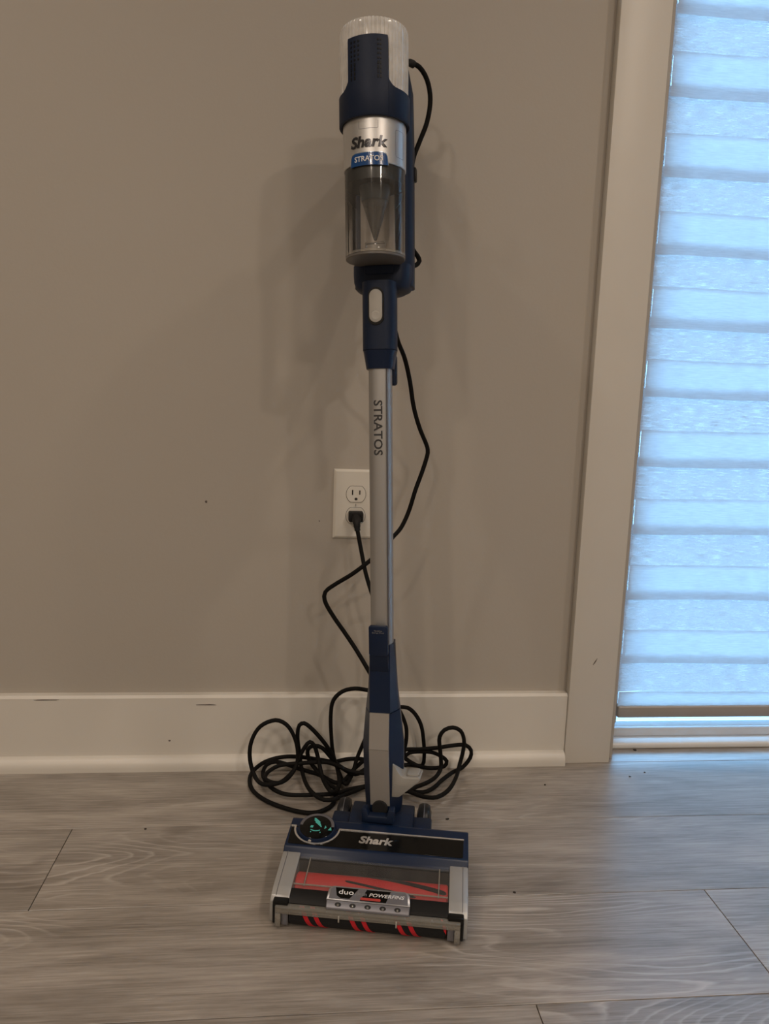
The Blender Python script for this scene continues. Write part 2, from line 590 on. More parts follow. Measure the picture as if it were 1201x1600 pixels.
CORD = [(0.1280,-0.1350,1.1766), (0.1387,-0.1250,1.1804), (0.1547,-0.1150,1.1791), (0.1685,-0.1050,1.1657), (0.1754,-0.1000,1.1404), (0.1718,-0.1000,1.1078), 
(0.1604,-0.1050,1.0757), (0.1503,-0.1150,1.0462), (0.1460,-0.1250,0.9967), (0.1462,-0.1250,0.9402), (0.1529,-0.1200,0.9157), (0.1631,-0.1150,0.9045), 
(0.1665,-0.1150,0.8970), (0.1610,-0.1200,0.8901), (0.1479,-0.1300,0.8832), (0.1315,-0.1400,0.8609), (0.1220,-0.1500,0.8211), (0.1327,-0.1400,0.7759), 
(0.1478,-0.1250,0.7457), (0.1586,-0.1150,0.7111), (0.1678,-0.1050,0.6703), (0.1802,-0.0950,0.6359), (0.1959,-0.0850,0.6038), (0.1974,-0.0850,0.5932), 
(0.1900,-0.0850,0.5639), (0.1794,-0.0850,0.5311), (0.1689,-0.0850,0.4926), (0.1563,-0.0900,0.4658), (0.1406,-0.1000,0.4499), (0.1246,-0.1050,0.4299), 
(0.1047,-0.1050,0.4121), (0.0756,-0.1000,0.3874), (0.0463,-0.0900,0.3657), (0.0316,-0.0850,0.3519), (0.0308,-0.0850,0.3373), (0.0456,-0.0850,0.3102), 
(0.0659,-0.0900,0.2823), (0.0859,-0.1000,0.2549), (0.1101,-0.1150,0.2181), (0.1258,-0.1200,0.1926), (0.1431,-0.1100,0.1653), (0.1735,-0.0420,0.1256), 
(0.1877,-0.0420,0.1240), (0.2024,-0.0420,0.1109), (0.2140,-0.0420,0.0885), (0.2198,-0.0420,0.0566), (0.2219,-0.0420,0.0283), (0.2190,-0.0420,0.0112), 
(0.1992,-0.0420,0.0125), (0.1778,-0.0420,0.0119), (0.1595,-0.0491,0.0045), (0.1348,-0.0484,0.0045), (0.1161,-0.0420,0.0224), (0.0847,-0.0420,0.0260), 
(0.0555,-0.0420,0.0212), (0.0263,-0.0420,0.0257), (-0.0086,-0.0420,0.0314), (-0.0413,-0.0420,0.0308), (-0.0699,-0.0420,0.0219), (-0.0889,-0.0420,0.0067), 
(-0.0945,-0.0686,0.0045), (-0.0869,-0.1076,0.0045), (-0.0639,-0.1416,0.0045), (-0.0273,-0.1697,0.0045), (0.0079,-0.1847,0.0045), (0.0289,-0.1816,0.0045), 
(0.0487,-0.1625,0.0045), (0.0570,-0.1284,0.0045), (0.0628,-0.1126,0.0155), (0.0606,-0.0640,0.0200), (0.0524,-0.0640,0.0427), (0.0366,-0.0640,0.0683), 
(0.0152,-0.0640,0.0938), (-0.0001,-0.0640,0.1060), (-0.0085,-0.0640,0.1020), (-0.0114,-0.0640,0.0820), (-0.0076,-0.0640,0.0496), (-0.0033,-0.0640,0.0210), 
(0.0046,-0.1071,0.0155), (0.0174,-0.1433,0.0155), (0.0360,-0.1645,0.0155), (0.0520,-0.1633,0.0155), (0.0729,-0.1388,0.0100), (0.0920,-0.1252,0.0100), 
(0.1113,-0.1132,0.0100), (0.1352,-0.1202,0.0100), (0.1596,-0.1275,0.0100), (0.1843,-0.1316,0.0100), (0.2072,-0.1355,0.0100), (0.2260,-0.1232,0.0100), 
(0.2480,-0.0937,0.0100), (0.2722,-0.0665,0.0100), (0.2926,-0.0530,0.0121), (0.3060,-0.0530,0.0308), (0.3070,-0.0530,0.0449), (0.2966,-0.0530,0.0554), 
(0.2725,-0.0530,0.0553), (0.2459,-0.0530,0.0513), (0.2105,-0.0530,0.0486), (0.1822,-0.0530,0.0484), (0.1612,-0.0530,0.0440), (0.1188,-0.0530,0.0342), 
(0.0941,-0.0530,0.0138), (0.0635,-0.0988,0.0100), (0.0264,-0.0673,0.0100), (-0.0120,-0.0530,0.0154), (-0.0274,-0.0530,0.0218), (-0.0503,-0.0530,0.0279), 
(-0.0655,-0.0530,0.0224), (-0.0719,-0.0547,0.0100), (-0.0662,-0.0873,0.0100), (-0.0471,-0.1207,0.0100), (-0.0249,-0.1355,0.0100), (0.0167,-0.1376,0.0100), 
(0.0548,-0.1347,0.0100), (0.0811,-0.1213,0.0100), (0.1096,-0.1113,0.0100), (0.1438,-0.1143,0.0210), (0.1737,-0.1463,0.0210), (0.1967,-0.1357,0.0210), 
(0.2192,-0.1200,0.0210), (0.2360,-0.1002,0.0210), (0.2479,-0.0750,0.0241), (0.2464,-0.0750,0.0464), (0.2432,-0.0750,0.0686), (0.2429,-0.0750,0.0832), 
(0.2507,-0.0750,0.0956), (0.2662,-0.0750,0.1004), (0.2805,-0.0750,0.0938), (0.2875,-0.0750,0.0772), (0.2873,-0.0750,0.0570), (0.2820,-0.0750,0.0292), 
(0.2691,-0.1081,0.0210), (0.2478,-0.1503,0.0210), (0.2243,-0.1721,0.0210), (0.2033,-0.1702,0.0210), (0.1811,-0.1529,0.0210), (0.1588,-0.1313,0.0210), 
(0.1185,-0.0640,0.0192), (0.0926,-0.0797,0.0155), (0.0644,-0.0640,0.0241), (0.0487,-0.0640,0.0407), (0.0330,-0.0640,0.0588), (0.0177,-0.0640,0.0635), 
(0.0074,-0.0640,0.0555), (0.0107,-0.0640,0.0351), (0.0299,-0.0778,0.0155), (0.0443,-0.1120,0.0155), (0.0584,-0.1341,0.0155), (0.0470,-0.1471,0.0210), 
(0.0333,-0.0959,0.0210), (0.0255,-0.0750,0.0465), (0.0185,-0.0750,0.0688), (0.0108,-0.0750,0.0759), (0.0026,-0.0750,0.0670), (-0.0065,-0.0750,0.0490), 
(-0.0137,-0.0750,0.0269), (-0.0227,-0.0866,0.0210), (-0.0419,-0.1168,0.0210), (-0.0690,-0.1192,0.0210), (-0.0871,-0.0809,0.0210), (-0.0943,-0.0750,0.0502), 
(-0.0908,-0.0750,0.0801), (-0.0762,-0.0750,0.1057), (-0.0504,-0.0750,0.1170), (-0.0318,-0.0750,0.1093), (-0.0184,-0.0750,0.0892), (-0.0109,-0.0750,0.0631), 
(-0.0110,-0.0750,0.0369), (-0.0208,-0.0867,0.0210), (-0.0366,-0.1141,0.0210), (-0.0511,-0.1155,0.0210), (-0.0656,-0.1003,0.0210), (-0.0622,-0.0778,0.0210), 
(-0.0438,-0.0750,0.0314), (-0.0157,-0.0750,0.0350), (0.0106,-0.0750,0.0366), (0.0447,-0.0750,0.0361), (0.0830,-0.0783,0.0210), (0.1110,-0.0868,0.0210), 
(0.1583,-0.0596,0.0100), (0.1843,-0.0530,0.0174), (0.1974,-0.0530,0.0219), (0.1846,-0.0530,0.0324), (0.1931,-0.0530,0.0421), (0.2285,-0.0530,0.0431), 
(0.2466,-0.0530,0.0372), (0.2623,-0.0530,0.0248), (0.2583,-0.0530,0.0145), (0.2335,-0.0530,0.0114), (0.2119,-0.0530,0.0151), (0.1938,-0.0530,0.0248), 
(0.1827,-0.0530,0.0353), (0.1858,-0.0530,0.0697), (0.1840,-0.0530,0.0938), (0.1743,-0.0530,0.1178), (0.1497,-0.0900,0.1639), (0.1277,-0.0800,0.1740), 
(0.1148,-0.0530,0.1623), (0.0898,-0.0530,0.1659), (0.0671,-0.0530,0.1605), (0.0513,-0.0530,0.1440), (0.0472,-0.0530,0.1168), (0.0491,-0.0530,0.0761), 
(0.0538,-0.0530,0.0392), (0.0632,-0.0530,0.0101), (0.0745,-0.1029,0.0100), (0.0876,-0.0692,0.0100), (0.0974,-0.0530,0.0345), (0.1064,-0.0530,0.0591), 
(0.1163,-0.0800,0.1061), (0.1300,-0.0800,0.1717), (0.1344,-0.0800,0.2422), (0.1258,-0.0750,0.3100), (0.1116,-0.0700,0.3486), (0.1014,-0.0600,0.3802), 
(0.0944,-0.0500,0.4121), (0.0882,-0.0450,0.4417), (0.0847,-0.0400,0.4589)]
# ================================================================== the setting
XL, XR, YN = -2.4, 2.9, -4.4           # room extents
DX0, DX1, DZ = 0.600, 2.45, 2.10       # patio door opening
bm = box(XL - 0.15, DX0, 0, 0.15, 0, CEIL)
box(DX0, DX1, 0, 0.15, DZ, CEIL, bm=bm)
box(DX1, XR + 0.15, 0, 0.15, 0, CEIL, bm=bm)
wall_far = struct(bm, 'wall_far', 'wall', label='plain greige painted wall behind the vacuum', smooth=False)
struct(box(XL - 0.15, XL, YN, 0, 0, CEIL), 'wall_left', 'wall', smooth=False)
struct(box(XR, XR + 0.15, YN, 0, 0, CEIL), 'wall_right', 'wall', smooth=False)
struct(box(XL - 0.15, XR + 0.15, YN - 0.15, YN, 0, CEIL), 'wall_near', 'wall', smooth=False)
struct(box(XL - 0.15, XR + 0.15, YN - 0.15, 0.15, CEIL, CEIL + 0.1), 'ceiling', 'ceil', smooth=False)

floor = struct(box(XL, XR, YN, 0.15, -0.06, -0.009), 'floor', 'gap', label='grey oak laminate floor of wide planks', smooth=False)
PW, PL, Y0 = 0.1918, 1.22, -0.0174
proto = {}
def plank(x0, x1, y0, y1):
    x0 = max(x0, XL); x1 = min(x1, XR); y0 = max(y0, YN)
    if x1 - x0 < 0.02 or y1 - y0 < 0.02:
        return
    g = 0.0006
    key = (round(x1 - x0, 3), round(y1 - y0, 3))
    if key not in proto:
        w, d = (x1 - x0) / 2 - g, (y1 - y0) / 2 - g
        o = finish(box(-w, w, -d, d, -0.009, 0, 0.0003, 1), 'plank', 'floor', smooth=False)
        proto[key] = o.data
    else:
        o = bpy.data.objects.new('plank', proto[key])
        COL.objects.link(o)
    o.parent = floor
    o.location = ((x0 + x1) / 2, (y0 + y1) / 2, 0)
joints = {-1: 0.30, 0: 0.12, 1: -0.3577, 2: 0.5775, 3: 0.2725}
i = -1
while True:
    y1 = Y0 - i * PW
    y0 = y1 - PW
    if y1 < YN:
        break
    j = joints.get(i, random.uniform(-0.6, 0.6))
    k = -4
    while j + k * PL < XR:
        plank(j + k * PL, j + (k + 1) * PL, y0, min(y1, 0.149))
        k += 1
    i += 1

# door casing and baseboard
trim1 = struct(box(0.4973, 0.5863, -0.020, 0.0, 0, DZ + 0.10, 0.0015), 'trim_1', 'trim', label='white flat door casing left of the patio door')
struct(box(0.5875, DX1 + 0.10, -0.020, 0.0, DZ + 0.012, DZ + 0.10, 0.0015), 'trim_2', 'trim')
struct(box(DX1 + 0.012, DX1 + 0.10, -0.020, 0.0, 0, DZ + 0.011, 0.0015), 'trim_3', 'trim')
prof = [(0, 0), (-0.0155, 0), (-0.0155, 0.1335), (-0.0125, 0.1385), (0, 0.1385)]
base_far = struct(prism(prof, XL + 0.001, 0.4965, axis='x'), 'baseboard_far', 'trim', label='tall white baseboard with quarter-round shoe moulding', angle=25)
sh = [(-0.0155, 0), (-0.0315, 0)] + [(-0.0155 - 0.016 * math.cos(a), 0.0065 + 0.0185 * math.sin(a)) for a in [PI / 2 * t / 7 for t in range(0, 8)]]
finish(prism(sh, XL + 0.001, 0.4955, axis='x'), 'shoe_moulding', 'trim', base_far, angle=30)
# scuffs on the board, specks on wall and floor
def scuff(x, z, w, h, y, parent, rot=0.0):
    pts = []
    for k in range(14):
        a = 2 * PI * k / 14
        r = 0.75 + 0.5 * random.random()
        px, pz = 0.5 * w * r * math.cos(a), 0.5 * h * r * math.sin(a)
        pts.append((x + px * math.cos(rot) - pz * math.sin(rot), z + px * math.sin(rot) + pz * math.cos(rot)))
    finish(prism(pts, y, y - 0.0004, axis='y'), 'scuff_mark', 'scuff', parent, smooth=False)
scuff(-0.1762, 0.1208, 0.040, 0.0022, -0.0155, base_far)
scuff(-0.455, 0.1315, 0.045, 0.0014, -0.0155, base_far)
scuff(-0.2427, 0.0525, 0.004, 0.003, -0.0155, base_far)
scuff(-0.1786, 0.4906, 0.0034, 0.0050, 0.0, wall_far, 0.5)
scuff(0.020, 0.46, 0.0022, 0.0022, 0.0, wall_far)
scuff(0.5425, 0.2030, 0.0022, 0.014, -0.020, trim1, -0.5)
def speck(x, y, s):
    pts = [(x + s * (0.7 + 0.5 * random.random()) * math.cos(2 * PI * k / 9), y + 0.7 * s * (0.7 + 0.5 * random.random()) * math.sin(2 * PI * k / 9)) for k in range(9)]
    finish(prism(pts, 0.0001, 0.0012), 'dirt_speck', 'slot', floor, smooth=False)
for sx, sy, ss in ((0.238, -0.205, 0.0030), (0.605, -0.075, 0.0022), (0.64, -0.06, 0.002), (-0.245, -0.215, 0.0020), (0.30, -0.395, 0.0022), (0.435, -0.10, 0.0018), (0.66, 0.030, 0.004)):
    speck(sx, sy, ss)

# patio door: frame, sill, glass
door = struct(box(0.600, 0.640, 0.085, 0.149, 0.034, DZ), 'door_1', 'vinyl', label='white vinyl patio door behind the shade')
finish(box(0.641, DX1, 0.100, 0.149, 0.004, 0.020, 0.002), 'bottom_rail', 'vinyl', door)
finish(box(0.641, DX1, 0.100, 0.149, DZ - 0.07, DZ, 0.002), 'top_rail', 'vinyl', door)
finish(box(DX1 - 0.05, DX1, 0.085, 0.149, 0.086, DZ - 0.071, 0.002), 'stile', 'vinyl', door)
finish(box(0.641, DX1 - 0.051, 0.122, 0.126, 0.0205, DZ - 0.071), 'pane', 'pane', door, smooth=False)
finish(box(0.600, DX1, 0.034, 0.062, 0.0, 0.0125, 0.004, 3), 'sill', 'sill', door)
finish(box(0.600, DX1, 0.062, 0.149, -0.002, 0.004), 'track', 'vinyl', door)
finish(box(0.600, DX1, 0.084, 0.094, 0.004, 0.022, 0.0025), 'track_rib', 'vinyl', door)

# ================================================================== zebra roller shade
SX0, SX1 = 0.6312, 2.40
shade = tag(empty('roller_shade', ((SX0 + SX1) / 2, 0.07, 0.055)), 'pale blue-grey zebra roller shade with banded fabric over the patio door', 'window shade')
def cloth(name, mat, z0, z1, y, amp=0.0006, ph=0.0):
    own = bmesh.new()
    nx = 40
    rows = []
    for t in (0, 0.5, 1):
        z = z0 + (z1 - z0) * t
        rows.append([own.verts.new((SX0 + (SX1 - SX0) * k / nx, y + amp * math.sin(k * 0.7 + ph + t * 2), z + (0.0012 * math.sin(k * 0.55 + ph) if 0 < k < nx else 0))) for k in range(nx + 1)])
    for r in range(2):
        for k in range(nx):
            own.faces.new((rows[r][k], rows[r][k + 1], rows[r + 1][k + 1], rows[r + 1][k]))
    return finish(own, name, mat, shade)
tops = [1.309 + 0.1365 * k for k in range(5, 0, -1)] + [1.309, 1.1718, 1.0360] + [1.0360 - 0.1328 * k for k in range(1, 7)] + [0.1095]
for k, zt in enumerate(tops):
    zn = tops[k + 1] if k + 1 < len(tops) else 0.078
    last = k + 1 == len(tops)
    bright = 0.0550 if zt > 0.9 else 0.0535
    over = 0.021 if zt > 0.9 else 0.017
    zb = max(zt - bright, 0.078)                      # lower edge of the single bright layer
    zf = max(zb - over, 0.078)                        # lower edge of the front solid band
    cloth('front_band', 'band', zf, zt, 0.064, ph=k)
    if not last:
        cloth('rear_band', 'bandb', zn - 0.004, zb, 0.074, ph=k + 1.3)
        cloth('front_sheer', 'sheer', zn, zf, 0.0642, ph=k + 0.4)
    cloth('rear_sheer', 'sheer', zb, zt - 0.004, 0.0742, ph=k + 2.1)
finish(box(SX0, SX1, 0.060, 0.080, 0.0545, 0.0795, 0.004, 3), 'bottom_rail', 'rail', shade)
finish(prism([(0.05 + 0.035 * math.cos(a), 2.06 + 0.035 * math.sin(a)) for a in [2 * PI * t / 20 for t in range(20)]], SX0, SX1, axis='x'), 'roller_tube', 'vinyl', shade)

# ================================================================== wall outlet
OX, OZ = 0.0842, 0.4922
outlet = tag(empty('wall_outlet', (OX, 0, OZ)), 'white duplex wall outlet with the black plug in its lower socket', 'outlet')
hw, hh = 0.0399, 0.0622
def rect(w, h, y):
    return [(OX - w, y, OZ - h), (OX + w, y, OZ - h), (OX + w, y, OZ + h), (OX - w, y, OZ + h)]
finish(loft([rect(hw, hh, 0), rect(hw, hh, -0.0022), rect(hw - 0.0008, hh - 0.0008, -0.0035), rect(hw - 0.004, hh - 0.004, -0.0058)]), 'cover_plate', 'outlet', outlet, angle=20)
for dz in (0.0183, -0.0207):
    pts = []
    for k in range(40):
        a = 2 * PI * k / 40
        pts.append((OX + 0.0172 * math.cos(a), OZ + dz + max(-0.0143, min(0.0143, 0.0172 * math.sin(a)))))
    ring = [(OX + (p[0] - OX) * 1.04, OZ + dz + (p[1] - OZ - dz) * 1.045) for p in pts]
    finish(prism(ring, -0.0050, -0.0061, axis='y'), 'socket_joint', 'slot', outlet)
    rc = finish(prism(pts, -0.0052, -0.0076, 0.0004, 1, axis='y'), 'socket', 'outlet', outlet)
    if dz > 0:
        for sx, sh_ in ((-0.0064, 0.0046), (0.0064, 0.0038)):
            finish(box(OX + sx - 0.0011, OX + sx + 0.0011, -0.0079, -0.0070, OZ + dz + 0.0032 - sh_, OZ + dz + 0.0032 + sh_), 'slot', 'slot', rc, smooth=False)
        g = [(OX + 0.0027 * math.cos(a), OZ + dz - 0.0088 + 0.0027 * max(-0.75, math.sin(a))) for a in [2 * PI * t / 18 for t in range(18)]]
        finish(prism(g, -0.0070, -0.0079, axis='y'), 'ground_hole', 'slot', rc, smooth=False)
sc_ = finish(prism([(OX + 0.0030 * math.cos(a), OZ - 0.0012 + 0.0030 * math.sin(a)) for a in [2 * PI * t / 16 for t in range(16)]], -0.0055, -0.0072, axis='y'), 'screw', 'outlet', outlet)
finish(box(OX - 0.0004, OX + 0.0004, -0.0075, -0.0070, OZ - 0.0036, OZ + 0.0012), 'screw_slot', 'slot', sc_, smooth=False)

# ================================================================== the vacuum cleaner
HO = Vector((0.0864, -0.4629, 0.0))
ha = math.radians(-10.975)
HX = Vector((math.cos(ha), math.sin(ha), 0)); HB = Vector((-math.sin(ha), math.cos(ha), 0))
H = frame(HO, HX, HB, (0, 0, 1))                        # nozzle frame: x along its width, y to the rear, z up
S = frame((0.1237, -0.2764, 0.05), (0.958431, -0.280050, 0.054602), (0.283368, 0.956636, -0.067453), (-0.033344, 0.080122, 0.996227))
vac = tag(empty('vacuum_cleaner', (0.115, -0.36, 0.0)), 'navy and silver corded upright stick vacuum standing in front of the wall', 'vacuum cleaner')

# ---------------------------------------------------------------- floor nozzle
def on_top(u, b):
    """matrix of a patch of the sloping nozzle top at (u,b): x right, y up the slope, z normal"""
    s = (0.0675 - 0.0600) / (0.140 - 0.083)
    z = 0.0600 + (b - 0.083) * s
    n = Vector((0, -s, 1)).normalized()
    y = Vector((0, 1, s)).normalized()
    return H @ frame((u, b, z), (1, 0, 0), y, n)
HWID = 0.129
body_prof = [(0.068, 0.010), (0.068, 0.0490), (0.0735, 0.0525), (0.0800, 0.0585), (0.0830, 0.0600), (0.137, 0.0671), (0.142, 0.0655), (0.145, 0.060), (0.145, 0.010)]
head = finish(prism(body_prof, -HWID, HWID, 0.0018, 2, axis='x'), 'floor_nozzle', 'blue2', vac, H, angle=30)
# underside tray and inner brush chamber
finish(box(-0.127, 0.127, 0.004, 0.070, 0.0035, 0.0085), 'sole_plate', 'black', head, H, smooth=False)
finish(box(-0.103, 0.103, 0.064, 0.0675, 0.008, 0.050), 'chamber_wall', 'black', head, H, smooth=False)
# silver side caps
cap_prof = [(-0.003, 0.004), (-0.004, 0.020), (-0.002, 0.032), (0.003, 0.0375), (0.016, 0.0425), (0.050, 0.0495), (0.0745, 0.0545), (0.0745, 0.006)]
for s in (-1, 1):
    x0, x1 = sorted((s * 0.1035, s * 0.1285))
    c_ = finish(prism(cap_prof, x0, x1, 0.0014, 2, axis='x'), 'side_cap', 'capgrey', head, H, angle=30)
    gx = s * 0.1215
    finish(loft([[(gx - 0.0004, b, z + 0.0003), (gx + 0.0004, b, z + 0.0003), (gx + 0.0004, b, z - 0.002), (gx - 0.0004, b, z - 0.002)] for b, z in cap_prof[3:7]]), 'seam', 'badgegrey', c_, H, smooth=False)
    # black front bezel wrapped round the corner of each cap
    bz = [(s * 0.104, -0.0050), (s * 0.1235, -0.0050), (s * 0.1235, 0.0), (s * 0.104, 0.0)]
    o_ = bmesh.new()
    box(min(s * 0.1035, s * 0.1235), max(s * 0.1035, s * 0.1235), -0.0085, 0.002, 0.0285, 0.0368, 0.0015, bm=o_)
    box(min(s * 0.1195, s * 0.1237), max(s * 0.1195, s * 0.1237), -0.0085, 0.002, 0.0050, 0.0320, 0.0015, bm=o_)
    finish(o_, 'corner_bezel', 'black', c_, H)
# black strip in front of the window
finish(prism([(-0.0035, 0.0290), (-0.0035, 0.0330), (0.000, 0.0362), (0.0145, 0.0418), (0.0145, 0.0395), (0.001, 0.0340)], -0.1034, 0.1034, axis='x'), 'front_strip', 'black', head, H, angle=30)
# clear window over the brush roll, with its moulded ribs
finish(prism([(0.0142, 0.0416), (0.0685, 0.0522), (0.0685, 0.0505), (0.0142, 0.0400)], -0.1033, 0.1033, axis='x'), 'brush_window', 'window', head, H, smooth=False)
for ux in (-0.088, 0.090):
    finish(prism([(0.019, 0.0424), (0.067, 0.0518), (0.067, 0.0528), (0.019, 0.0434)], ux - 0.0008, ux + 0.0008, axis='x'), 'window_rib', 'guard', head, H, smooth=False)
finish(prism([(0.0205, 0.0426), (0.0223, 0.0430), (0.0223, 0.0440), (0.0205, 0.0436)], -0.1025, 0.1025, axis='x'), 'window_lip', 'guard', head, H, smooth=False)
# red brush roll with bristle strips
BB, BZ, BR = 0.0400, 0.0242, 0.0203
def roll(r, x0, x1, b, z, n=40):
    prof_ = [(r - 0.002, x0), (r, x0 + 0.002), (r, x1 - 0.002), (r - 0.002, x1)]
    o = lathe(prof_, n)
    o.transform(frame((0, b, z), (0, 1, 0), (0, 0, 1), (1, 0, 0)))
    return o
roller = finish(roll(BR, -0.1025, 0.1025, BB, BZ), 'brush_roll', 'red', head, H)
def helix_strip(r0, r1, b, z, u0, u1, a0, a1, wid, n=28):
    """strip along the roller from angle a0 to a1 (0 = front, 90 = top), wid = half angle in degrees"""
    rings = []
    for k in range(n + 1):
        t = k / n
        u = u0 + (u1 - u0) * t
        a = a0 + (a1 - a0) * t
        taper = 1 if 0 < k < n else 0.3
        ring = []
        for rr, da in ((r0, -wid * taper), (r1, -wid * 0.7 * taper), (r1, wid * 0.7 * taper), (r0, wid * taper)):
            th = math.radians(a + da)
            ring.append((u, b - rr * math.cos(th), z + rr * math.sin(th)))
        rings.append(ring)
    return loft(rings)
for (u0, u1, a0, a1) in ((-0.004, 0.100, 122, 62), (-0.100, -0.015, 190, 130), (-0.100, 0.004, -58, -118), (0.015, 0.100, 10, -50)):
    finish(helix_strip(BR - 0.001, BR + 0.0014, BB, BZ, u0, u1, a0, a1, 10), 'bristle_strip', 'bristle', head, H, smooth=False)
for (u0, u1, a0, a1) in ((-0.035, 0.060, 76, 40), (0.030, 0.100, 200, 150)):
    finish(helix_strip(BR - 0.001, BR + 0.0010, BB, BZ, u0, u1, a0, a1, 5), 'flexible_fin', 'bristle', head, H, smooth=False)
# soft front roller, black with red spiral stripes
FB, FZ, FR = 0.0045, 0.0163, 0.0155
finish(roll(FR, -0.1020, 0.1020, FB, FZ), 'soft_roller', 'felt', head, H)
for u0 in (-0.088, -0.074, -0.027, -0.012, 0.033, 0.048, 0.093):
    own = bmesh.new()
    rings = []
    for k in range(25):
        a = 75 - 150 * k / 24
        uc = u0 + 0.021 * (k / 24)
        hwid = 0.0030 if u0 < 0.09 else 0.0030 * max(0.05, 1 - abs(k - 10) / 12)
        ring = []
        for rr, du in ((FR - 0.0005, -hwid), (FR + 0.0006, -hwid), (FR + 0.0006, hwid), (FR - 0.0005, hwid)):
            ring.append((min(uc + du, 0.1018), FB - rr * math.cos(math.radians(a)), FZ + rr * math.sin(math.radians(a))))
        rings.append(ring)
    finish(loft(rings), 'roller_stripe', 'redf', head, H)
# clear guard along the front edge
g_ = box(-0.1195, 0.1195, -0.0128, -0.0092, 0.0225, 0.0292, 0.001)
box(-0.1195, 0.1195, -0.0130, -0.0030, 0.0290, 0.0320, 0.001, bm=g_)
box(-0.1195, -0.1120, -0.0128, -0.0092, 0.0040, 0.0226, 0.001, bm=g_)
box(0.1120, 0.1195, -0.0128, -0.0092, 0.0040, 0.0226, 0.001, bm=g_)
finish(g_, 'front_guard', 'guard', head, H, angle=40)
for ux in (-0.036, 0.038):
    finish(box(ux - 0.0009, ux + 0.0009, -0.0140, -0.0115, 0.0190, 0.0275, 0.0004), 'guard_pin', 'lgrey', head, H)
for s in (-1, 1):
    finish(box(min(s * 0.103, s * 0.112), max(s * 0.103, s * 0.112), -0.0085, 0.006, 0.004, 0.024, 0.001), 'roller_end', 'badgegrey', head, H)

# badge with headlights
bsl = math.atan2(0.0085, 0.0165)
BM = H @ frame((0, -0.0015, 0.0408), (1, 0, 0), (0, math.cos(bsl), math.sin(bsl)), (0, -math.sin(bsl), math.cos(bsl)))
bpts = [(-0.0545, 0.0), (0.0545, 0.0), (0.0530, 0.0140), (0.0500, 0.0175), (0.0465, 0.0188), (-0.0465, 0.0188), (-0.0500, 0.0175), (-0.0530, 0.0140)]
badge = finish(prism(bpts, -0.006, 0.0015, 0.0008, 2), 'badge', 'badgerim', head, BM)
ipts = [(-0.0515, 0.0015), (0.0515, 0.0015), (0.0500, 0.0135), (0.0470, 0.0168), (-0.0470, 0.0168), (-0.0500, 0.0135)]
finish(prism(ipts, 0.0010, 0.0018), 'badge_face', 'badgegrey', head, BM, smooth=False)
finish(prism([(-0.0440, 0.0165), (-0.0415, 0.0060), (-0.0360, 0.0030), (-0.0245, 0.0030), (-0.0140, 0.0165)], 0.0015, 0.0021), 'badge_print', 'gblack', head, BM, smooth=False)
finish(prism([(-0.0110, 0.0018), (-0.0030, 0.0165), (0.0280, 0.0165), (0.0230, 0.0018)], 0.0015, 0.0020), 'badge_print', 'gblack', head, BM, smooth=False)
finish(prism(rrect(-0.0105, 0.0160, 0.0028, 0.0060, 0.0015), 0.0017, 0.0023), 'badge_stripe', 'redlabel', head, BM, smooth=False)
def letters(s, name, mat, parent, xf, h, **kw):
    return finish(text_bm(s, h, **kw), name, mat, parent, xf, smooth=False)
letters('duo', 'lettering', 'white', head, BM @ Matrix.Translation((-0.0295, 0.0112, 0.0020)), 0.0062, width=0.0195, bold=0.005)
letters('clean', 'lettering', 'dimw', head, BM @ Matrix.Translation((-0.0105, 0.0105, 0.0019)), 0.0045, width=0.0150)
letters('POWERFINS', 'lettering', 'white', head, BM @ Matrix.Translation((0.0235, 0.0102, 0.0020)), 0.0044, width=0.0460, shear=0.25, bold=0.006)
# chamfered lower front of the badge with five headlights
fsl = Matrix.Translation((0, 0.0012, 0.0418))
finish(prism([(-0.0085, 0.0318), (-0.0078, 0.0345), (-0.0015, 0.0412), (0.004, 0.0412), (0.004, 0.0318)], -0.0540, 0.0540, 0.0008, 1, axis='x'), 'headlight_bar', 'badgegrey', head, H, angle=25)
for ux in (-0.0385, -0.0195, 0.0, 0.0195, 0.0385):
    nrm = Vector((0, -0.0067, 0.0063)).normalized()
    FM = H @ frame((ux, -0.0047, 0.0378), (1, 0, 0), (0, 0.0063 / 0.0092, 0.0067 / 0.0092), nrm)
    hl = finish(prism([(0.0042 * math.cos(a), 0.0026 * math.sin(a)) for a in [2 * PI * t / 20 for t in range(20)]], -0.001, 0.0005), 'headlight', 'black', head, FM)
    own = bmesh.new()
    bmesh.ops.create_uvsphere(own, u_segments=12, v_segments=8, radius=0.0019)
    own.transform(Matrix.Translation((0, -0.0008, 0.0005)))
    finish(own, 'headlight_lens', 'led', head, FM)

